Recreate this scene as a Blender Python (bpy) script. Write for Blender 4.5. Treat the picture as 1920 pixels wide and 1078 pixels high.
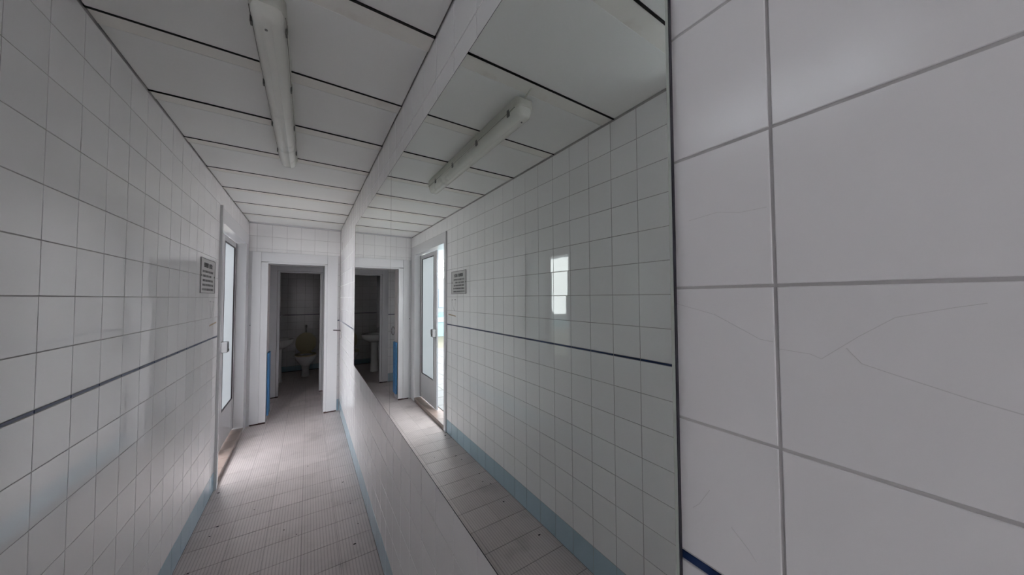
import bpy, bmesh, math, random
from mathutils import Vector, Matrix
random.seed(7)
sc = bpy.context.scene
for o in list(bpy.data.objects):
    bpy.data.objects.remove(o)
COL = sc.collection

# ------------------------------------------------------------------ camera
CAM = Vector((0.601485, 0.0, 1.498125))
YAW, PITCH, ROLL, FPX = 0.5746, 0.0318, -0.0049, 590.464
cy, sy, cp, sp = math.cos(YAW), math.sin(YAW), math.cos(PITCH), math.sin(PITCH)
F = Vector((sy * cp, cy * cp, sp))
R0 = Vector((cy, -sy, 0))
U0 = R0.cross(F)
R = math.cos(ROLL) * R0 + math.sin(ROLL) * U0
U = -math.sin(ROLL) * R0 + math.cos(ROLL) * U0
cam_d = bpy.data.cameras.new('camera')
cam_d.sensor_width = 36
cam_d.lens = FPX / 1920 * 36
cam_d.clip_start = 0.01
cam = bpy.data.objects.new('camera', cam_d)
COL.objects.link(cam)
cam.matrix_world = Matrix(((R.x, U.x, -F.x, CAM.x), (R.y, U.y, -F.y, CAM.y), (R.z, U.z, -F.z, CAM.z), (0, 0, 0, 1)))
sc.camera = cam

# ------------------------------------------------------------------ sky, daylight, exposure
SKY = 8.1
w = bpy.data.worlds.new('overcast_sky')
sc.world = w
w.use_nodes = True
bg = w.node_tree.nodes['Background']
bg.inputs[0].default_value = (0.965, 0.965, 1.0, 1)
bg.inputs[1].default_value = SKY


sc.view_settings.view_transform = 'Standard'
sc.view_settings.look = 'None'
sc.view_settings.gamma = 1
sc.view_settings.exposure = 0.70
sc.view_settings.use_curve_mapping = False
sc.cycles.use_denoising = True
sc.cycles.max_bounces = 14
sc.cycles.diffuse_bounces = 8
sc.cycles.glossy_bounces = 8
sc.cycles.sample_clamp_indirect = 10
sc.cycles.caustics_reflective = True

# ------------------------------------------------------------------ main dimensions (metres)
W, MX, H = 0.9669, 0.9582, 2.4174     # corridor width, mirror face, ceiling height
YB, YE = -2.2, 4.85                   # back and end of the corridor
YA, YF, YT = 5.06, 6.0, 8.0           # antechamber start, inner frame, toilet back wall
TP, TR, G = 0.1547, 0.150, 0.003      # tile pitch along, row pitch, grout
SZ0, SZ1 = 1.1978, 1.2082             # navy border strip
ROWS = [(SZ1 + TR * k, SZ1 + TR * (k + 1)) for k in range(8)] + \
       [(SZ0 - TR * (k + 1), SZ0 - TR * k) for k in range(7)]
SKIRT = (0.0, SZ0 - TR * 7)


# ------------------------------------------------------------------ materials
def mat(name, col, rough=0.5, metal=0.0, spec=0.5, var=0.0, noise=0.0, nscale=6.0, bump=0.0, bscale=12.0,
        stain=None, st_scale=2.0, st_lo=0.55, st_hi=0.75, st_amt=0.5, rvar=0.0):
    m = bpy.data.materials.new(name)
    m.use_nodes = True
    nt = m.node_tree
    N, L = nt.nodes, nt.links
    b = N['Principled BSDF']
    b.inputs['Roughness'].default_value = rough
    b.inputs['Metallic'].default_value = metal
    b.inputs['Specular IOR Level'].default_value = spec
    geo = N.new('ShaderNodeNewGeometry')
    rgb = N.new('ShaderNodeRGB')
    rgb.outputs[0].default_value = (*col, 1)
    cur = rgb.outputs[0]

    def mul(fac_sock, lo, hi, cur):
        mr = N.new('ShaderNodeMapRange')
        mr.inputs[3].default_value, mr.inputs[4].default_value = lo, hi
        L.new(fac_sock, mr.inputs[0])
        mx = N.new('ShaderNodeMix')
        mx.data_type, mx.blend_type = 'RGBA', 'MULTIPLY'
        mx.inputs[0].default_value = 1
        L.new(cur, mx.inputs[6])
        L.new(mr.outputs[0], mx.inputs[7])
        return mx.outputs[2]
    if var:
        oi = N.new('ShaderNodeObjectInfo')
        cur = mul(oi.outputs['Random'], 1 - var, 1 + var, cur)
    if noise:
        nz = N.new('ShaderNodeTexNoise')
        nz.inputs['Scale'].default_value = nscale
        nz.inputs['Detail'].default_value = 5
        L.new(geo.outputs['Position'], nz.inputs['Vector'])
        cur = mul(nz.outputs['Fac'], 1 - noise, 1 + noise, cur)
    if stain:
        nz = N.new('ShaderNodeTexNoise')
        nz.inputs['Scale'].default_value = st_scale
        nz.inputs['Detail'].default_value = 6
        L.new(geo.outputs['Position'], nz.inputs['Vector'])
        mr = N.new('ShaderNodeMapRange')
        mr.inputs[1].default_value, mr.inputs[2].default_value = st_lo, st_hi
        mr.inputs[4].default_value = st_amt
        L.new(nz.outputs['Fac'], mr.inputs[0])
        mx = N.new('ShaderNodeMix')
        mx.data_type = 'RGBA'
        L.new(mr.outputs[0], mx.inputs[0])
        L.new(cur, mx.inputs[6])
        mx.inputs[7].default_value = (*stain, 1)
        cur = mx.outputs[2]
    L.new(cur, b.inputs['Base Color'])
    if rvar:
        nz = N.new('ShaderNodeTexNoise')
        nz.inputs['Scale'].default_value = 5
        L.new(geo.outputs['Position'], nz.inputs['Vector'])
        mr = N.new('ShaderNodeMapRange')
        mr.inputs[3].default_value, mr.inputs[4].default_value = max(0, rough - rvar), rough + rvar
        L.new(nz.outputs['Fac'], mr.inputs[0])
        L.new(mr.outputs[0], b.inputs['Roughness'])
    if bump:
        nz = N.new('ShaderNodeTexNoise')
        nz.inputs['Scale'].default_value = bscale
        nz.inputs['Detail'].default_value = 2
        L.new(geo.outputs['Position'], nz.inputs['Vector'])
        bp = N.new('ShaderNodeBump')
        bp.inputs['Strength'].default_value = bump
        bp.inputs['Distance'].default_value = 0.01
        L.new(nz.outputs['Fac'], bp.inputs['Height'])
        L.new(bp.outputs[0], b.inputs['Normal'])
    return m


def floor_mat(name, col):
    m = mat(name, col, 0.42, var=0.05, noise=0.10, nscale=9, stain=(0.13, 0.115, 0.10), st_scale=3.5, st_lo=0.56, st_hi=0.8, st_amt=0.45)
    N, L = m.node_tree.nodes, m.node_tree.links
    b = N['Principled BSDF']
    geo = N.new('ShaderNodeNewGeometry')
    wv = N.new('ShaderNodeTexWave')
    wv.wave_type, wv.bands_direction = 'BANDS', 'X'
    wv.inputs['Scale'].default_value = 2 * math.pi / 20 / 0.0165
    L.new(geo.outputs['Position'], wv.inputs['Vector'])
    pw = N.new('ShaderNodeMath')
    pw.operation = 'POWER'
    pw.inputs[1].default_value = 5
    L.new(wv.outputs['Fac'], pw.inputs[0])
    src = b.inputs['Base Color'].links[0].from_socket
    mx = N.new('ShaderNodeMix')
    mx.data_type, mx.blend_type = 'RGBA', 'MULTIPLY'
    mm = N.new('ShaderNodeMath')
    mm.operation = 'MULTIPLY'
    mm.inputs[1].default_value = 0.34
    L.new(pw.outputs[0], mm.inputs[0])
    L.new(mm.outputs[0], mx.inputs[0])
    L.new(src, mx.inputs[6])
    mx.inputs[7].default_value = (0.25, 0.22, 0.2, 1)
    L.new(mx.outputs[2], b.inputs['Base Color'])
    bp = N.new('ShaderNodeBump')
    bp.inputs['Strength'].default_value = 0.35
    bp.inputs['Distance'].default_value = 0.0015
    bp.invert = True
    L.new(pw.outputs[0], bp.inputs['Height'])
    L.new(bp.outputs[0], b.inputs['Normal'])
    return m


def translucent_mat(name, col, gloss=0.12):
    m = bpy.data.materials.new(name)
    m.use_nodes = True
    N, L = m.node_tree.nodes, m.node_tree.links
    N.remove(N['Principled BSDF'])
    out = N['Material Output']
    t = N.new('ShaderNodeBsdfTranslucent')
    t.inputs[0].default_value = (*col, 1)
    g = N.new('ShaderNodeBsdfGlossy')
    g.inputs['Roughness'].default_value = 0.25
    mx = N.new('ShaderNodeMixShader')
    mx.inputs[0].default_value = gloss
    L.new(t.outputs[0], mx.inputs[1])
    L.new(g.outputs[0], mx.inputs[2])
    L.new(mx.outputs[0], out.inputs[0])
    return m


M = {}
M['tile'] = mat('glazed_white_tile', (0.855, 0.845, 0.85), 0.025, spec=0.5, var=0.02, noise=0.03, nscale=3, bump=0.004, bscale=7)
M['tile_worn'] = mat('satin_worn_tile', (0.86, 0.845, 0.86), 0.18, var=0.015, noise=0.03, nscale=3)
M['grout'] = mat('dirty_grout', (0.40, 0.385, 0.38), 0.85, noise=0.6, nscale=4)
M['grout_light'] = mat('light_grout', (0.52, 0.505, 0.51), 0.85, noise=0.3, nscale=9)
M['navy'] = mat('navy_border_tile', (0.010, 0.030, 0.10), 0.3, spec=0.3, var=0.1)
M['skirt'] = mat('pale_blue_skirting_tile', (0.42, 0.545, 0.62), 0.12, var=0.03, noise=0.05)
M['panel'] = mat('ceiling_panel_white', (0.83, 0.83, 0.81), 0.42, noise=0.04, nscale=2)
M['flange'] = mat('aged_panel_flange', (0.82, 0.80, 0.75), 0.45, noise=0.06, nscale=5, stain=(0.42, 0.30, 0.2), st_scale=4, st_lo=0.62, st_hi=0.8, st_amt=0.5)
M['void'] = mat('dark_void', (0.012, 0.010, 0.010), 0.95)
M['floor'] = floor_mat('ribbed_floor_tile', (0.57, 0.51, 0.50))
M['floor_grout'] = mat('floor_grout', (0.13, 0.12, 0.115), 0.9, noise=0.3)
M['paint'] = mat('white_gloss_paint', (0.675, 0.675, 0.69), 0.22, noise=0.02, nscale=4, bump=0.02, bscale=5)
M['plaster'] = mat('rough_plaster', (0.50, 0.46, 0.45), 0.8, noise=0.12, nscale=18, bump=0.3, bscale=40)
M['alu'] = mat('grey_aluminium', (0.52, 0.51, 0.52), 0.38, metal=0.15, noise=0.04, nscale=9)
M['lock_grey'] = mat('lock_grey', (0.10, 0.10, 0.105), 0.4)
M['edge_grey'] = mat('leaf_edge_grey', (0.12, 0.125, 0.14), 0.5)
M['gasket'] = mat('dark_gasket', (0.05, 0.04, 0.045), 0.6)
M['frost'] = translucent_mat('frosted_glass', (0.36, 0.372, 0.38))
M['frost_dense'] = translucent_mat('dense_frosted_glass', (0.60, 0.60, 0.60))
M['frost_thin'] = translucent_mat('thin_frosted_glass', (0.75, 0.78, 0.8))
M['terra'] = mat('terracotta_step_tile', (0.215, 0.165, 0.145), 0.20, var=0.06, noise=0.12, nscale=14)
M['mirror'] = mat('mirror_silver', (0.93, 0.97, 0.945), 0.0, metal=1.0)
M['mirror_edge'] = mat('mirror_edge', (0.012, 0.011, 0.02), 0.35)
M['mirror_bevel'] = mat('mirror_bevel', (0.50, 0.55, 0.50), 0.2)
M['rust'] = mat('rusty_foot', (0.07, 0.035, 0.03), 0.8, noise=0.4, nscale=30)
M['lamp_base'] = mat('lamp_body_plastic', (0.60, 0.60, 0.54), 0.45, noise=0.05)
M['diffuser'] = mat('yellowed_diffuser', (0.80, 0.795, 0.74), 0.24, noise=0.04, nscale=6, stain=(0.4, 0.4, 0.36), st_scale=9, st_lo=0.6, st_hi=0.75, st_amt=0.5)
M['clip'] = mat('grey_clip', (0.16, 0.16, 0.15), 0.5)
M['chrome'] = mat('chrome', (0.75, 0.75, 0.76), 0.12, metal=1.0)
M['porcelain'] = mat('white_porcelain', (0.72, 0.72, 0.71), 0.12)
M['lid'] = mat('cream_plastic_lid', (0.56, 0.51, 0.33), 0.35)
M['blue_board'] = mat('blue_paint', (0.05, 0.20, 0.42), 0.4, noise=0.25, nscale=12, stain=(0.35, 0.5, 0.65), st_scale=14, st_lo=0.6, st_hi=0.68, st_amt=0.8)
M['sign'] = mat('grey_sign_plate', (0.50, 0.49, 0.485), 0.35)
M['ink'] = mat('black_ink', (0.03, 0.03, 0.032), 0.6)
M['ink_soft'] = mat('faded_ink', (0.17, 0.165, 0.165), 0.6)
M['scratch'] = mat('pencil_mark', (0.28, 0.275, 0.28), 0.6)
M['crack'] = mat('craze_line', (0.66, 0.645, 0.65), 0.6)
M['brown_mark'] = mat('brown_mark', (0.33, 0.25, 0.16), 0.7)
M['outpaver'] = mat('pale_outdoor_tile', (0.09, 0.087, 0.086), 0.3, var=0.04, noise=0.05)
M['outslab'] = mat('cream_outdoor_paving', (0.14, 0.13, 0.095), 0.6, noise=0.06)
M['pool_blue'] = mat('pool_wall_blue', (0.17, 0.27, 0.305), 0.4, noise=0.06)
M['water'] = mat('pool_water', (0.08, 0.34, 0.44), 0.08, bump=0.25, bscale=3)
M['outwhite'] = mat('white_render', (0.30, 0.31, 0.315), 0.7, noise=0.03)
M['outgrey'] = mat('grey_window_glass', (0.22, 0.25, 0.28), 0.2)
M['canopy'] = mat('canopy_paint', (0.30, 0.335, 0.37), 0.6)
M['leafy'] = mat('dull_green_paint', (0.2, 0.26, 0.24), 0.6)


# ------------------------------------------------------------------ helpers
def tag(o, label=None, cat=None, group=None, kind=None):
    if label: o['label'] = label
    if cat: o['category'] = cat
    if group: o['group'] = group
    if kind: o['kind'] = kind
    return o


def link(name, me, m, parent=None, loc=(0, 0, 0), rot=(0, 0, 0)):
    o = bpy.data.objects.new(name, me)
    if m is not None and len(me.materials) == 0:
        me.materials.append(m)
    COL.objects.link(o)
    o.location, o.rotation_euler = loc, rot
    if parent: o.parent = parent
    return o


def empty(name, loc):
    o = bpy.data.objects.new(name, None)
    o.empty_display_size = 0.1
    COL.objects.link(o)
    o.location = loc
    return o


class MB:
    """collects shapes in world coordinates; build() makes one mesh object"""
    def __init__(s):
        s.v, s.f = [], []

    def add(s, vs, fs):
        n = len(s.v)
        s.v += [tuple(v) for v in vs]
        s.f += [tuple(n + i for i in f) for f in fs]
        return s

    def box(s, x0, x1, y0, y1, z0, z1):
        return s.add([(x0, y0, z0), (x1, y0, z0), (x1, y1, z0), (x0, y1, z0), (x0, y0, z1), (x1, y0, z1), (x1, y1, z1), (x0, y1, z1)],
                     [(0, 3, 2, 1), (4, 5, 6, 7), (0, 1, 5, 4), (1, 2, 6, 5), (2, 3, 7, 6), (3, 0, 4, 7)])

    def loft(s, rings, cap=True):
        n = len(rings[0])
        base = len(s.v)
        for r in rings: s.v += [tuple(p) for p in r]
        for i in range(len(rings) - 1):
            for k in range(n):
                a, b = base + i * n + k, base + i * n + (k + 1) % n
                s.f.append((a, b, b + n, a + n))
        if cap:
            s.f.append(tuple(base + k for k in range(n))[::-1])
            s.f.append(tuple(base + (len(rings) - 1) * n + k for k in range(n)))
        return s

    def tube(s, pts, r, n=10):
        pts = [Vector(p) for p in pts]
        rings = []
        for i, p in enumerate(pts):
            d = (pts[min(i + 1, len(pts) - 1)] - pts[max(i - 1, 0)]).normalized()
            a = d.cross(Vector((0, 0, 1)))
            if a.length < 1e-3: a = d.cross(Vector((1, 0, 0)))
            a.normalize()
            b = d.cross(a)
            rr = r[i] if isinstance(r, (list, tuple)) else r
            rings.append([p + rr * (math.cos(t) * a + math.sin(t) * b) for t in [2 * math.pi * k / n for k in range(n)]])
        return s.loft(rings)

    def mesh(s, name, org=(0, 0, 0)):
        me = bpy.data.meshes.new(name)
        me.from_pydata([(x - org[0], y - org[1], z - org[2]) for x, y, z in s.v], [], s.f)
        bm = bmesh.new()
        bm.from_mesh(me)
        bmesh.ops.recalc_face_normals(bm, faces=bm.faces)
        bm.to_mesh(me)
        bm.free()
        return me

    def build(s, name, m, parent=None, bevel=0.0, smooth=False, org=None):
        """parent is assumed unrotated; its location is subtracted"""
        base = Vector((0, 0, 0))
        p = parent
        while p is not None:
            base += p.location
            p = p.parent
        if org is None: org = tuple(base)
        me = s.mesh(name, org)
        if bevel:
            bm = bmesh.new()
            bm.from_mesh(me)
            bmesh.ops.bevel(bm, geom=list(bm.edges), offset=bevel, segments=2, affect='EDGES', profile=0.6)
            bm.to_mesh(me)
            bm.free()
        if smooth:
            for f in me.polygons: f.use_smooth = True
            me.set_sharp_from_angle(angle=math.radians(40))
        return link(name, me, m, parent, Vector(org) - base)


def ellipse(cx, cy_, z, rx, ry, n=28, egg=0.0):
    out = []
    for k in range(n):
        t = 2 * math.pi * k / n
        y = math.sin(t)
        out.append((cx + rx * math.cos(t) * (1 + egg * y), cy_ + ry * y, z))
    return out


# ---- tiles: a chamfered plate; local x = along the wall, local y = up, local z = out of the wall
_tile_cache = {}


def plate_verts(wd, ht, th=0.004, b=0.0006):
    a, c = wd / 2, ht / 2
    v = []
    for (dx, dz) in ((0, -th), (0, -b), (b, 0)):
        v += [(-a + dx, -c + dx, dz), (a - dx, -c + dx, dz), (a - dx, c - dx, dz), (-a + dx, c - dx, dz)]
    f = [(8, 9, 10, 11)]
    for r in (0, 4):
        for k in range(4):
            j = (k + 1) % 4
            f.append((r + k, r + j, r + 4 + j, r + 4 + k))
    return v, f


def plate_mesh(wd, ht, m, th=0.004, b=0.0006):
    key = (round(wd, 4), round(ht, 4), m.name, th)
    if key not in _tile_cache:
        v, f = plate_verts(wd, ht, th, b)
        me = bpy.data.meshes.new('tile_plate')
        me.from_pydata(v, [], f)
        me.materials.append(m)
        _tile_cache[key] = me
    return _tile_cache[key]


AX = {'+x': Matrix(((0, 0, 1), (1, 0, 0), (0, 1, 0))), '-x': Matrix(((0, 0, -1), (-1, 0, 0), (0, 1, 0))),
      '-y': Matrix(((1, 0, 0), (0, 0, -1), (0, 1, 0))), '+z': Matrix(((1, 0, 0), (0, 1, 0), (0, 0, 1)))}


def lay(parent, cells, facing, limit, tilt=0.0022, stuff_mat=None):
    """cells: (name, material, centre, width, height). The nearest `limit` get objects of their own, the rest is joined per material"""
    cells = sorted(cells, key=lambda c: (Vector(c[2]) - CAM).length + (50 if c[5] else 0))
    ax = AX[facing]
    for (name, m, c, wd, ht, far) in cells[:limit]:
        o = link(name, plate_mesh(wd, ht, m), None, parent, c)
        jit = Matrix.Rotation(random.gauss(0, tilt), 3, 'X') @ Matrix.Rotation(random.gauss(0, tilt), 3, 'Y')
        o.rotation_euler = (ax @ jit).to_euler()
    rest = {}
    for (name, m, c, wd, ht, far) in cells[limit:]:
        mb = rest.setdefault((name, m.name), (MB(), m))[0]
        v, f = plate_verts(wd, ht)
        mb.add([ax @ Vector(p) + Vector(c) for p in v], f)
    for (name, _), (mb, m) in rest.items():
        tag(mb.build(name + '_field', m, parent), kind='stuff')


def clip(cell, rects):
    """cut a cell (a0,a1,b0,b1) by free rectangles to keep: returns pieces inside any of the rects"""
    a0, a1, b0, b1 = cell
    out = []
    for (r0, r1, s0, s1) in rects:
        p = (max(a0, r0), min(a1, r1), max(b0, s0), min(b1, s1))
        if p[1] - p[0] > 0.008 and p[3] - p[2] > 0.004: out.append(p)
    return out


def tile_cells(lines, rects, to3, far=lambda a, b: False):
    cells = []
    mt, ms = M['tile'], M['skirt']
    rows = [(z0, z1, 'wall_tile', mt) for z0, z1 in ROWS] + [(SZ0, SZ1, 'border_tile', M['navy']), (*SKIRT, 'skirting_tile', ms)]
    for i in range(len(lines) - 1):
        for (z0, z1, name, m) in rows:
            g = 0.0008 if name == 'border_tile' else G / 2
            for (a0, a1, b0, b1) in clip((lines[i], lines[i + 1], z0, z1), rects):
                a, b = (a0 + a1) / 2, (b0 + b1) / 2
                cells.append((name, m, to3(a, b), a1 - a0 - G, b1 - b0 - 2 * g, far(a, b)))
    return cells


def structure(name, label, cat='wall'):
    o = empty(name, (0, 0, 0))
    return tag(o, label, cat, None, 'structure')


# ------------------------------------------------------------------ left wall with door opening and high window
DY0, DY1, DZ = 3.45, 4.65, 2.13          # door opening
WY0, WY1, WZ0, WZ1 = 0.10, 0.70, 2.10, 2.29   # high window, beside the camera
BY0, BY1, BZ = -2.10, -1.10, 0.35      # added unseen window behind the viewpoint, lights the corridor
gl = 0.0015                               # grout recess
TKW = 0.16                                # wall thickness
mb = MB()
HY0, HY1, HZ = DY0 - .03, DY1 + .03, DZ + .03   # rough hole, lined by the white frame
mb.box(-TKW, -gl, YB, BY0, 0, WZ0).box(-TKW, -gl, BY1, HY0, 0, WZ0).box(-TKW, -gl, BY0, BY1, 0, BZ)
mb.box(-TKW, -gl, YB, WY0, WZ0, H + .05).box(-TKW, -gl, WY1, HY0, WZ0, H + .05).box(-TKW, -gl, WY0, WY1, WZ1, H + .05)
mb.box(-TKW, -gl, HY0, HY1, HZ, H + .05).box(-TKW, -gl, HY1, YE, 0, H + .05)
wall_left = mb.build('wall_left', M['grout'])
tag(wall_left, 'left corridor wall of white glazed tiles with a thin navy border line', 'wall', None, 'structure')
L0 = 1.3886
lines = [L0 + TP * k for k in range(-24, 24)]
rects = [(YB, BY0, 0, WZ0), (BY1, WY1, 0, WZ0), (BY0, BY1, 0, BZ), (YB, WY0, WZ0, H), (WY1, 3.38, 0, H), (WY0, WY1, WZ1, H), (3.38, YE, 2.253, H)]
cells = tile_cells(lines, rects, lambda a, b: (0, a, b), lambda a, b: a < 0.9)
lay(wall_left, cells, '+x', 300)

# ------------------------------------------------------------------ right wall, mirror lies on it
wall_right = MB().box(W + gl, W + .16, YB, YE, 0, H + .05).build('wall_right', M['grout_light'])
tag(wall_right, 'right corridor wall of white tiles around the big mirror', 'wall', None, 'structure')
MY0, MY1, MZ0, MZ1 = 0.205, 3.19, 0.893, 2.165
lines = [0.1131 + TP * k for k in range(-16, 32)]
rects = [(YB, MY0 + .03, 0, H), (MY1 - .02, YE, 0, H), (MY0 + .03, MY1 - .02, 0, MZ0 + .005), (MY0 + .03, MY1 - .02, MZ1 - .01, H)]
cells = [(c[0], M['tile_worn'] if c[0] == 'wall_tile' and c[2][1] < .21 else c[1], *c[2:]) for c in tile_cells(lines, rects, lambda a, b: (W, a, b), lambda a, b: a < -0.15 or (a < 0.55 and 0.205 < a) or (a < .205 and b < .9))]
lay(wall_right, cells, '-x', 300)

# ------------------------------------------------------------------ end wall above and beside the door frame
OX0, OX1, OZ = 0.19, 0.785, 1.93
mb = MB()
mb.box(-TKW, OX0, YE + gl, YA, 0, H + .05).box(OX1, W + .16, YE + gl, YA, 0, H + .05).box(OX0, OX1, YE + gl, YA, OZ, H + .05)
wall_end = mb.build('wall_end', M['grout_light'])
tag(wall_end, 'narrow tiled end wall above the white door frame', 'wall', None, 'structure')
lines = [0.076 + 0.1478 * k for k in range(-1, 8)]
rects = [(0, W, 2.068, H), (.934, W, 0, 2.068)]
lay(wall_end, tile_cells(lines, rects, lambda a, b: (a, YE, b)), '-y', 300)
reveal = MB().box(OX0 - .012, OX0 + .002, YE + .01, YA, .84, OZ).build('jamb_plaster', M['plaster'], wall_end)

# back wall, out of view
wb = MB().box(-.16, W + .16, YB - .15, YB, 0, H + .05).build('wall_back', M['tile'])
tag(wb, 'plain white wall closing the corridor behind the viewpoint', 'wall', None, 'structure')

# ------------------------------------------------------------------ floor
fl = MB().box(-TKW, W + .16, YB - .15, YT + .15, -.1, -.0015).build('floor', M['floor_grout'])
tag(fl, 'pale ribbed floor tiles running down the corridor to the toilet', 'floor', None, 'structure')
FP = 0.1953
xs = [max(0, 0.0 - .0), .21, .4, .587, .775, W]
ys = [1.477 + FP * k for k in range(-20, 34)]
cells = []
for j in range(len(ys) - 1):
    if ys[j + 1] > YT: break
    xx = xs if ys[j] < YE + .02 else [-.06, .02] + xs[1:]
    for i in range(len(xx) - 1):
        cells.append(('floor_tile', M['floor'], ((xx[i] + xx[i + 1]) / 2, (ys[j] + ys[j + 1]) / 2, 0), xx[i + 1] - xx[i] - .0014, FP - .003, ys[j] < .3 or ys[j] > 5.9 or xx[i] < -.01))
lay(fl, cells, '+z', 170, tilt=0.0012)

dirt = MB()
for (x, y, q) in ((.86, 2.18, .006), (.49, 2.56, .003), (.12, 2.84, .006), (.10, 2.33, .004), (.06, 2.27, .004), (.86, 2.95, .005), (.88, 2.62, .003), (.30, 2.92, .003), (.56, 2.47, .003), (.10, 2.75, .004), (.62, 3.4, .004),
                  (.04, 3.32, .007), (.07, 2.45, .004), (.07, 1.62, .006), (.09, 2.02, .005), (.90, 2.36, .003)):
    dirt.loft([ellipse(x, y, .0004, q * 1.5, q, 7), ellipse(x, y, .0022, q, q * .6, 7)])
tag(dirt.build('dirt_specks', M['void'], fl), kind='stuff')

# ------------------------------------------------------------------ ceiling of wide panels with dark gaps
ce = MB().box(-TKW, W + .16, YB - .15, YT + .15, H + .022, H + .06).build('ceiling', M['void'])
tag(ce, 'low ceiling of wide off-white panels with dark joints', 'ceiling', None, 'structure')
PC = 0.4725
JY = [1.5275 + PC * k for k in range(-9, 7)]
for k, y in enumerate(JY):
    y1 = y + PC
    if y1 > YE - .05: y1 = YE - .05
    pz = random.uniform(-.001, .001)
    MB().box(.0005, W - .0005, y - .0042, y + .0042, H - .003, H + .02).build('joint_gap_strip', M['void'], ce)  # solid black strip; the open gap's darkness is put into its colour
    p = MB().box(.0034 + random.uniform(-.0015, .0015), W - .003, y + .078, y1 - .0036, H + pz, H + .012).build('ceiling_panel', M['panel'], ce, bevel=.0012)
    MB().box(.0006, W - .0006, y + .0036, y + .078, H + .0012 + pz, H + .0135).build('panel_flange', M['flange'], p, bevel=.001)
MB().box(0, W, YE - .047, YE, H - .012, H + .006).build('edge_strip', M['paint'], ce, bevel=.002)
MB().box(-.06, W, YA, YT, H, H + .01).build('far_panel', M['panel'], ce)

# ------------------------------------------------------------------ white frame round the left door (trim_1)
t1 = structure('trim_1', 'white painted frame around the side door in the left wall', 'door frame')
MB().box(-.10, .018, 3.380, 3.405, 0, 2.255).build('edge_bar', M['paint'], t1, bevel=.002)
MB().box(-TKW, .012, 3.405, DY0, 0.0, 2.252).build('near_jamb', M['paint'], t1, bevel=.002)
MB().box(-TKW, .006, DY0, YE - .032, DZ, 2.252).build('head_board', M['paint'], t1, bevel=.002)
MB().box(-TKW, .006, DY1, YE - .032, 0.0, DZ - .001).build('far_jamb', M['paint'], t1, bevel=.002)

# ------------------------------------------------------------------ threshold step of terracotta tiles
st = MB().box(-.30, -.002, DY0 + .004, DY1 - .002, 0.001, .045).build('threshold_step', M['terra'])
tag(st, 'low terracotta tiled threshold step in the side doorway', 'step', None, 'structure')
yy = DY0 + .004
for k in range(6):
    y1 = min(yy + .205, DY1 - .002)
    if y1 - yy < .03: break
    MB().box(-.145, .008, yy + .0015, y1 - .0015, .043, .055).build('step_tile', M['terra'], st, bevel=.0015)
    MB().box(-.004, .004, yy + .0015, y1 - .0015, .0, .042).build('riser_tile', M['terra'], st, bevel=.001)
    yy = y1

# ------------------------------------------------------------------ aluminium side door (door_1), half slid open
d1 = structure('door_1', 'grey aluminium side door leaf with a tall frosted glass pane', 'door')
LX0, LX1, LY0, LY1, LZ0, LZ1 = -.101, -.080, 3.95, 4.632, .066, 2.122
MB().box(LX0, LX1, LY0, LY0 + .115, LZ0, LZ1).build('stile', M['alu'], d1, bevel=.003)
MB().box(LX0, LX1, LY1 - .055, LY1, LZ0, LZ1).build('stile', M['alu'], d1, bevel=.003)
MB().box(LX0, LX1, LY0 + .116, LY1 - .056, LZ1 - .057, LZ1).build('top_rail', M['alu'], d1, bevel=.003)
MB().box(LX0 + .004, LX1 - .004, LY0 + .116, LY1 - .056, LZ0, .412).build('bottom_panel', M['alu'], d1, bevel=.003)
MB().box(-.096, -.091, LY0 + .117, LY1 - .057, .414, LZ1 - .059).build('frosted_pane', M['frost'], d1)
gk = MB()
a, b, c, d = LY0 + .116, LY1 - .056, .412, LZ1 - .057
for (y0, y1, z0, z1) in ((a, a + .006, c, d), (b - .008, b, c, d), (a, b, c, c + .006), (a, b, d - .008, d)):
    gk.box(-.0905, -.0785, y0, y1, z0, z1)
gk.build('gasket', M['gasket'], d1)
MB().box(-.098, -.079, LY1 + .001, LY1 + .016, LZ0, LZ1).build('hinge_gap_seal', M['gasket'], d1)
lk = MB().box(-.079, -.030, LY0 + .012, LY0 + .085, .992, 1.092).build('lock_box', M['lock_grey'], d1, bevel=.005)
MB().tube([(-.030, LY0 + .045, 1.015), (-.022, LY0 + .045, 1.015)], .010).build('keyhole', M['clip'], lk)
MB().box(LX0, LX1, LY0 - .002, LY0 - .0002, LZ0, LZ1).build('dark_edge_cover', M['edge_grey'], d1)  # added cover, coloured darker than the leaf to tone down skylight on its edge
MB().box(-.098, -.083, LY0 - .004, LY0 - .0022, .86, 1.10).build('lock_plate', M['lock_grey'], d1, bevel=.0005)
MB().tube([(-.088, LY0 - .0045, .34), (-.088, LY0 + .001, .34)], .004).build('screw', M['clip'], d1)

# ------------------------------------------------------------------ white frame on the end wall (trim_2)
t2 = structure('trim_2', 'white painted door frame standing on the end wall', 'door frame')
for nm, bx in (('left_board', (.035, .122, 4.818, YE + .001, .018, 2.066)), ('left_stop', (.1225, OX0, 4.824, YE + .03, .020, 1.94)),
               ('right_board', (.815, .936, 4.818, YE + .001, .018, 2.066)), ('right_stop', (OX1, .8145, 4.824, YE + .03, .020, 1.94)),
               ('head_board', (.123, .814, 4.818, YE + .001, 1.948, 2.066)), ('head_stop', (OX0, OX1, 4.824, YE + .03, 1.927, 1.9475))):
    MB().box(*bx).build(nm, M['paint'], t2, bevel=.0025)
MB().box(.0005, .033, YE - .014, YE + .001, .0, 2.066).build('corner_fillet', M['paint'], t2)
MB().box(.04, .185, 4.828, YE + .02, 0, .019).build('rusty_foot', M['rust'], t2)
MB().box(.79, .93, 4.828, YE + .02, 0, .019).build('rusty_foot', M['rust'], t2)
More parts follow.
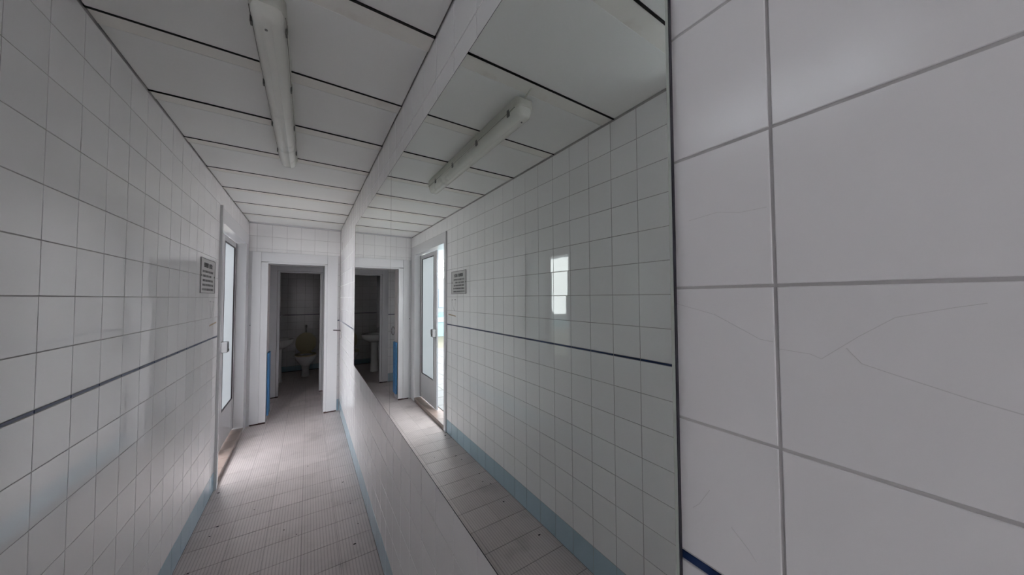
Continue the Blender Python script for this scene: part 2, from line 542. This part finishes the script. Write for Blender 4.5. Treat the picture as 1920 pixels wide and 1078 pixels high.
MB().tube([(.030, 4.823, 1.186), (.030, 4.812, 1.186)], .005).build('screw', M['gasket'], t2)
bb = MB().box(OX0 + .002, OX0 + .022, YE + .032, YA - .004, .075, .835)
tag(bb.build('blue_board', M['blue_board'], None, bevel=.002), 'worn blue board fixed inside the left jamb of the end doorway', 'board')

# ------------------------------------------------------------------ antechamber and toilet room
AX0 = -.06
wa = MB()
wa.box(AX0 - .1, AX0, YA, YF, 0, H + .05)
wa.box(W + .002, W + .16, YE, YT + .1, 0, H + .05)
wa_o = wa.build('wall_antechamber', M['tile'])
tag(wa_o, 'dim side walls of the small room behind the end doorway', 'wall', None, 'structure')
FX0, FX1, FZ = .24, .765, 1.90
wi = MB().box(AX0 - .1, FX0 - .01, YF, YF + .12, 0, H + .05).box(FX1 + .01, W + .1, YF, YF + .12, 0, H + .05).box(FX0 - .01, FX1 + .01, YF, YF + .12, FZ + .01, H + .05)
wi_o = wi.build('wall_inner', M['grout'])
tag(wi_o, 'inner partition wall with the toilet doorway', 'wall', None, 'structure')
lines = [.12 - .15 * k for k in range(4, -1, -1)] + [.09 + .15 * k for k in range(1, 7)]
cells = tile_cells(lines, [(AX0, .10, 0, H), (.10, .90, 2.0, H), (.90, W, 0, H)], lambda a, b: (a, YF - .001, b))
lay(wi_o, cells, '-y', 300)
t3 = structure('trim_3', 'grey-white inner door frame in front of the toilet', 'door frame')
for nm, bx in (('left_board', (.10, .205, YF - .03, YF, .015, 2.0)), ('left_stop', (.209, FX0, YF - .024, YF + .05, .018, 1.92)),
               ('right_stop', (FX1, .80, YF - .024, YF + .05, .018, 1.92)), ('right_board', (.804, .90, YF - .03, YF, .015, 2.0)),
               ('head_board', (.206, .803, YF - .03, YF, 1.925, 2.0)), ('head_stop', (FX0, FX1, YF - .024, YF + .05, FZ, 1.922))):
    MB().box(*bx).build(nm, M['paint'], t3, bevel=.002)
MB().box(.11, .236, YF - .02, YF + .03, 0, .016).build('rusty_foot', M['rust'], t3)
MB().box(.77, .89, YF - .02, YF + .03, 0, .016).build('rusty_foot', M['rust'], t3)
pull = MB()
pull.tube([(.012 + .025 * math.sin(t), YF - .006 - .02 * abs(math.sin(t / 1.0)) * .3, .905 - .075 * math.cos(t)) for t in [math.pi * 2 * k / 14 for k in range(15)]], .005)
tag(pull.build('ring_pull', M['clip'], None, smooth=True), 'thin dark wire ring hanging on the tiles left of the inner frame', 'ring')
wt = MB().box(-.15, -.05, YF + .12, YT + .1, 0, H + .05)
tag(wt.build('wall_toilet_side', M['tile']), 'dark left wall of the toilet room behind the washbasin', 'wall', None, 'structure')
wtb = MB().box(-.15, W + .1, YT + gl, YT + .1, 0, H + .05).build('wall_toilet_back', M['grout'])
tag(wtb, 'dark tiled back wall of the toilet room with a navy line', 'wall', None, 'structure')
lines = [-.05 + .15 * k for k in range(0, 8)]
cells = []
for c in tile_cells(lines, [(-.05, W, 0, H)], lambda a, b: (a, YT, b - .045 if b < 2.3 else b)):
    cells.append(c)
lay(wtb, cells, '-y', 300)

# toilet
TX = .578
to = empty('toilet', (TX, 7.45, 0))
tag(to, 'white toilet with its cream lid raised in the dark far room', 'toilet')
ped = MB().loft([ellipse(TX, 7.42, 0.001, .075, .17), ellipse(TX, 7.42, .03, .070, .165), ellipse(TX, 7.42, .12, .062, .15), ellipse(TX, 7.41, .20, .075, .17)])
ped.build('pedestal', M['porcelain'], to, smooth=True)
bw = MB().loft([ellipse(TX, 7.42, .195, .076, .165), ellipse(TX, 7.39, .26, .125, .215), ellipse(TX, 7.37, .33, .165, .25), ellipse(TX, 7.36, .385, .178, .262, egg=-.03), ellipse(TX, 7.36, .40, .172, .258, egg=-.03),
                ellipse(TX, 7.36, .40, .125, .20), ellipse(TX, 7.37, .33, .10, .17), ellipse(TX, 7.38, .25, .05, .09)])
bw.build('bowl', M['porcelain'], to, smooth=True)
se = MB().loft([ellipse(TX, 7.36, .403, .178, .262), ellipse(TX, 7.36, .418, .180, .264), ellipse(TX, 7.36, .422, .172, .256), ellipse(TX, 7.36, .422, .125, .20), ellipse(TX, 7.36, .403, .122, .197), ellipse(TX, 7.36, .403, .178, .262)], cap=False)
se.build('seat', M['lid'], to, smooth=True)
rings = []
for (dy, s) in ((0, .94), (.006, 1), (.018, 1), (.024, .94)):
    r = []
    for k in range(30):
        t = 2 * math.pi * k / 30
        zz = .20 * math.sin(t)
        xx = .176 * math.cos(t) * (1 + .10 * math.sin(t) * -1 if zz < 0 else 1)
        r.append((TX + xx * s, 7.60 + dy + (zz + .2) * .10, .612 + zz * s))
    rings.append(r)
MB().loft(rings).build('lid', M['lid'], to, smooth=True)
MB().box(TX - .09, TX + .09, 7.585, 7.625, .40, .435).build('hinge', M['lid'], to, bevel=.006)
MB().box(TX - .05, TX + .05, 7.5, YT - .02, .2, .39).build('outlet', M['porcelain'], to, bevel=.02)
fv = empty('flush_valve', (TX, YT, .9))
tag(fv, 'small chrome flush valve on the tiles above the toilet lid', 'valve')
MB().tube([(TX, YT - .004, .90), (TX, YT - .05, .90)], .022).build('valve_body', M['chrome'], fv, smooth=True)
MB().loft([ellipse(TX, YT - .055, .885, .018, .018, 14), ellipse(TX, YT - .055, .93, .022, .022, 14), ellipse(TX, YT - .055, .945, .012, .012, 14)]).build('push_button', M['chrome'], fv, smooth=True)
MB().tube([(TX, YT - .05, .89), (TX, YT - .05, .66)], .014).build('flush_pipe', M['chrome'], fv, smooth=True)

# washbasin on its pedestal, on the left wall of the toilet room
BY = 7.05
wbn = empty('washbasin', (.15, BY, 0))
tag(wbn, 'white pedestal washbasin left of the toilet, half hidden by the frame', 'washbasin')


def bas(z, rx, ry, cx=.16):
    out = []
    for k in range(28):
        t = 2 * math.pi * k / 28
        x = cx + rx * math.cos(t)
        out.append((max(x, -.048), BY + ry * math.sin(t), z))
    return out


MB().loft([bas(.60, .10, .11), bas(.64, .17, .18), bas(.69, .225, .24), bas(.755, .24, .255), bas(.765, .235, .25), bas(.762, .19, .20), bas(.70, .16, .17), bas(.66, .08, .08)]).build('basin', M['porcelain'], wbn, smooth=True)
MB().loft([ellipse(.15, BY, .002, .085, .10), ellipse(.15, BY, .04, .078, .092), ellipse(.15, BY, .3, .066, .08), ellipse(.15, BY, .61, .08, .10)]).build('pedestal', M['porcelain'], wbn, smooth=True)
MB().tube([(.0, BY, .76), (.0, BY, .86), (.03, BY, .88), (.10, BY, .87), (.105, BY, .845)], .012).build('tap', M['chrome'], wbn, smooth=True)

# ------------------------------------------------------------------ the mirror: two silvered panes on the right wall
mi = empty('wall_mirror', (MX, (MY0 + MY1) / 2, MZ0))
tag(mi, 'long frameless wall mirror of two panes on the right tiled wall', 'mirror')
SEAM = 1.706
for (y0, y1) in ((MY0, SEAM - .0008), (SEAM + .0008, MY1)):
    MB().box(MX, MX + .004, y0, y1, MZ0, MZ1).build('mirror_pane', M['mirror'], mi)
ed = MB()
ed.box(MX + .0042, W - .0003, MY0 + .006, MY1, MZ0, MZ1)
ed.box(MX - .0002, MX + .0042, MY0 - .0012, MY0 - .0002, MZ0, MZ1)
ed.build('backing', M['mirror_edge'], mi)
MB().box(MX - .0002, MX + .0035, SEAM - .0008, SEAM + .0008, MZ0, MZ1).build('seam_filler', M['clip'], mi)
MB().box(MX - .0006, MX, MY0, MY0 + .0035, MZ0, MZ1).build('bevel_strip', M['mirror_bevel'], mi)
MB().box(MX - .0006, MX + .004, MY1 + .0002, MY1 + .007, MZ0, MZ1).build('desilvered_edge', M['rust'], mi)
MB().box(MX - .0006, MX + .004, MY0, MY1, MZ0 - .0022, MZ0 - .0002).build('bottom_edge', M['mirror_edge'], mi)
MB().box(MX - .0003, MX + .004, MY0, MY1, MZ1 + .0002, MZ1 + .0014).build('top_edge', M['mirror_edge'], mi)

# ------------------------------------------------------------------ fluorescent batten on the ceiling
LXC, LYA, LYB = .487, 1.15, 2.43
la = empty('fluorescent_light', (LXC, (LYA + LYB) / 2, H))
tag(la, 'long unlit fluorescent batten with a yellowed diffuser on the ceiling', 'ceiling light')


def prof(pts, y, s, zc, dz=0.0):
    return [(LXC + x * s, y, zc + (z - zc) * s + dz) for x, z in pts]


bpts = [(-.046, H - .004), (-.047, H - .045), (-.040, H - .052), (.040, H - .052), (.047, H - .045), (.046, H - .004)]
rings = [prof(bpts, LYA + y, s, H - .02) for y, s in ((0, .55), (.006, .80), (.018, .96), (.035, 1.0))] + \
        [prof(bpts, LYB - y, s, H - .02) for y, s in ((.035, 1.0), (.018, .96), (.006, .80), (0, .55))]
MB().loft(rings).build('body', M['lamp_base'], la, smooth=True)

SQ = lambda pts: [(x * .93, H - (H - z) * .92) for x, z in pts]
dpts = SQ([(-.044, H - .046), (-.045, H - .058), (-.043, H - .070), (-.036, H - .092), (-.024, H - .103), (-.013, H - .106), (-.010, H - .104), (.010, H - .104), (.013, H - .106), (.024, H - .103), (.036, H - .092), (.043, H - .070), (.045, H - .058), (.044, H - .046)])
rings = [prof(dpts, LYA + y, s, H - .05) for y, s in ((.004, .60), (.010, .84), (.022, .97), (.04, 1.0))] + \
        [prof(dpts, LYB - y, s, H - .05) for y, s in ((.04, 1.0), (.022, .97), (.010, .84), (.004, .60))]
di = MB().loft(rings).build('diffuser', M['diffuser'], la, smooth=True)
MB().box(LXC - .0455, LXC + .0455, LYA + .03, LYB - .03, H - .048, H - .0455).build('seal', M['clip'], la)
for sx in (-1, 1):
    for y in (1.235, 1.57, 1.92, 2.25):
        x = LXC + sx * .0450
        MB().box(x - .0028, x + .0028, y - .010, y + .010, H - .066, H - .034).build('clip', M['clip'], la, bevel=.0015)
MB().tube([(LXC - .004, LYA + .045, H - .096), (LXC - .004, LYA + .045, H - .0985)], .004).build('screw', M['clip'], di)
MB().tube([(LXC + .01, LYA + .01, H - .012), (LXC + .012, LYA - .03, H - .006), (LXC + .014, LYA - .062, H + .004)], .004).build('cable', M['lamp_base'], la, smooth=True)

# ------------------------------------------------------------------ notice on the left wall
SY0, SY1, SZA, SZB = 2.862, 3.235, 1.538, 1.779
sg = empty('notice_plate', (0, (SY0 + SY1) / 2, SZA))
tag(sg, 'small grey notice plate with black heading beside the left door', 'sign')
MB().box(.0006, .0045, SY0, SY1, SZA, SZB).build('plate', M['sign'], sg, bevel=.001)
fr = MB()
for (y0, y1, z0, z1) in ((SY0, SY0 + .005, SZA, SZB), (SY1 - .004, SY1, SZA, SZB), (SY0, SY1, SZA, SZA + .004), (SY0, SY1, SZB - .004, SZB)):
    fr.box(.0045, .006, y0, y1, z0, z1)
fr.build('rim', M['ink_soft'], sg)


def letters(mb, y0, y1, z0, z1, cw):
    """illegible worn capitals: upright and cross strokes"""
    y = y0
    while y < y1 - cw:
        if random.random() < .12:
            y += cw * .8
            continue
        t = cw * .27
        mb.box(.0046, .0052, y, y + t, z0, z1)
        if random.random() < .7: mb.box(.0046, .0052, y + cw * .6, y + cw * .6 + t, z0, z1)
        for zc in random.sample([z0, (z0 + z1) / 2, z1 - (z1 - z0) * .16], 2):
            mb.box(.0046, .0052, y, y + cw * .78, zc, zc + (z1 - z0) * .16)
        y += cw


hd = MB()
letters(hd, SY0 + .075, SY1 - .062, SZB - .062, SZB - .030, .019)
hd.build('heading', M['ink'], sg)
for k, (a, b) in enumerate(((.04, .05), (.045, .10), (.04, .06), (.04, .05), (.035, .045))):
    tx = MB()
    zt = SZB - .087 - .031 * k
    letters(tx, SY0 + a, SY1 - b, zt - .011, zt + .004, .0095)
    tx.build('text_line', M['ink_soft'], sg)
for y in (SY0 + .008, SY1 - .02):
    MB().tube([(.004, y, (SZA + SZB) / 2), (.0075, y, (SZA + SZB) / 2)], .006).build('screw', M['clip'], sg)
sb = MB()


def stroke(mb, pts, wd, x0=.0006, x1=.0009):
    for (a, b) in zip(pts[:-1], pts[1:]):
        d = Vector((b[0] - a[0], b[1] - a[1]))
        n = Vector((-d.y, d.x)).normalized() * wd / 2
        q = [(a[0] + n.x, a[1] + n.y), (b[0] + n.x, b[1] + n.y), (b[0] - n.x, b[1] - n.y), (a[0] - n.x, a[1] - n.y)]
        mb.add([(x0, *p) for p in q] + [(x1, *p) for p in q], [(0, 1, 2, 3), (4, 7, 6, 5), (0, 4, 5, 1), (1, 5, 6, 2), (2, 6, 7, 3), (3, 7, 4, 0)])


stroke(sb, [(3.165, 1.355), (3.205, 1.41), (3.235, 1.475)], .003)
stroke(sb, [(3.165, 1.355), (3.13, 1.468)], .0022)
stroke(sb, [(3.125, 1.478), (3.165, 1.478)], .008)
stroke(sb, [(3.21, 1.477), (3.24, 1.474)], .008)
tag(sb.build('pencil_scribble', M['scratch'], wall_left))
sb = MB()
stroke(sb, [(3.13, 1.303), (3.22, 1.309), (3.335, 1.316)], .011)
sb.build('brown_scuff', M['brown_mark'], wall_left)

# latch on the right wall near the end, corner chip
hk = empty('wall_latch', (W, 4.72, 1.05))
tag(hk, 'small dark metal latch rod on a plate on the right wall near the end frame', 'latch')
MB().box(W - .006, W - .0005, 4.62, 4.735, .985, 1.065).build('plate', M['sign'], hk, bevel=.0012)
MB().tube([(W - .003, 4.72, 1.075), (W - .02, 4.72, 1.077), (W - .085, 4.715, 1.085)], .0065).build('rod', M['gasket'], hk, smooth=True)
MB().box(W - .0015, W + .001, 4.598, 4.612, 2.12, 2.225).build('chipped_edge', M['clip'], wall_right)

# craze lines on the big near tiles of the right wall
for pts, wd in (([(.207, 1.490), (.166, 1.479), (.126, 1.457), (.1155, 1.4555)], .0005),
                ([(.111, 1.4495), (.09, 1.448), (.083, 1.445), (.061, 1.466), (.042, 1.482), (.016, 1.490), (.004, 1.493)], .0005),
                ([(.068, 1.456), (.060, 1.445), (.045, 1.440), (.025, 1.434), (.012, 1.430), (-.012, 1.424)], .0006),
                ([(.190, 1.585), (.160, 1.588), (.140, 1.583), (.117, 1.583)], .0004),
                ([(.175, 1.29), (.186, 1.27), (.193, 1.262)], .0005), ([(.155, 1.263), (.14, 1.25), (.134, 1.243)], .0005)):
    cb = MB()
    stroke(cb, pts, wd, W - .00025, W + .0010)
    cb.build('craze_line', M['crack'], wall_right)

# ------------------------------------------------------------------ high window beside the viewpoint (out of the frame, seen only in reflections)
w2 = structure('window_1', 'narrow high frosted window in the left wall beside the viewpoint', 'window')
MB().box(-.10, -.092, WY0, WY1, WZ0, WZ1).build('pane', M['frost_thin'], w2)
wf = MB()
for (y0, y1, z0, z1) in ((WY0, WY0 + .02, WZ0, WZ1), (WY1 - .02, WY1, WZ0, WZ1), (WY0, WY1, WZ0, WZ0 + .015), (WY0, WY1, WZ1 - .015, WZ1)):
    wf.box(-.12, -.04, y0, y1, z0, z1)
wf.build('window_frame', M['alu'], w2)

w2 = structure('added_window', 'tall unseen window added in the left wall behind the viewpoint to light the corridor', 'window')  # unseen window, added and placed for its light on the near walls
MB().box(-.10, -.092, BY0, BY1, BZ, WZ0).build('pane', M['frost_dense'], w2)
wf = MB()
for (y0, y1, z0, z1) in ((BY0, BY0 + .03, BZ, WZ0), (BY1 - .03, BY1, BZ, WZ0), (BY0, BY1, BZ, BZ + .03), (BY0, BY1, WZ0 - .03, WZ0)):
    wf.box(-.12, -.02, y0, y1, z0, z1)
wf.build('window_frame', M['alu'], w2)

# ------------------------------------------------------------------ outside: the pool yard seen through the gap (in the mirror)
yd = MB().box(-9, -TKW, -3, 22, -.1, .050).box(-TKW, 6, -8, YB - .15, -.1, -.002).build('yard', M['outslab'])
tag(yd, 'bright paved pool yard outside the side door', 'ground', None, 'structure')
for j in range(18):
    y = 3.3 + .33 * j
    for i in range(9):
        x = -.32 - .33 * i
        if abs(x + .16 + (y - 4.0) * .36) < .8 and y < 8.6:
            link('yard_tile', plate_mesh(.322, .322, M['outpaver'], .006, .0015), None, yd, (x, y, .0545))
pw = empty('raised_pool', (-3.4, 11.5, .05))
tag(pw, 'raised pale blue pool wall with white coping across the yard', 'pool')
MB().box(-8, 1.5, 11.5, 11.75, .05, .58).build('pool_wall', M['pool_blue'], pw)
MB().box(-8.02, 1.52, 11.44, 11.80, .58, .745).build('coping', M['outwhite'], pw, bevel=.02)
MB().box(-8, 1.5, 11.81, 17.0, .05, .70).build('water', M['water'], pw)
bd = empty('pool_building', (-4, 17.2, .05))
tag(bd, 'white pool building with dark windows under a louvred clerestory', 'building')
MB().box(-9, 2, 17.2, 17.5, .05, 2.62).build('wall', M['outwhite'], bd)
for i in range(12):
    x = -8.6 + .85 * i
    MB().box(x, x + .34, 17.14, 17.21, .95, 2.0).build('window', M['outgrey'], bd, bevel=.01)
for k in range(4):
    MB().box(-9, 2, 17.25, 17.33, 2.78 + .22 * k, 2.83 + .22 * k).build('louvre_slat', M['canopy'], bd)
MB().box(-9, 2, 12.2, 17.6, 3.70, 3.85).box(-9, -2.0, .5, 12.2, 3.70, 3.85).build('canopy_and_added_roof', M['canopy'], bd)  # first box is the canopy; second is an added unseen roof shading the yard
MB().box(-2.0, -1.9, .5, 12.2, 3.5, 3.9).build('fascia', M['leafy'], bd)
for x in (-7.5, -1.2):
    MB().tube([(x, 17.05, .75), (x, 17.05, 3.7)], .07).build('column', M['outwhite'], bd, smooth=True)
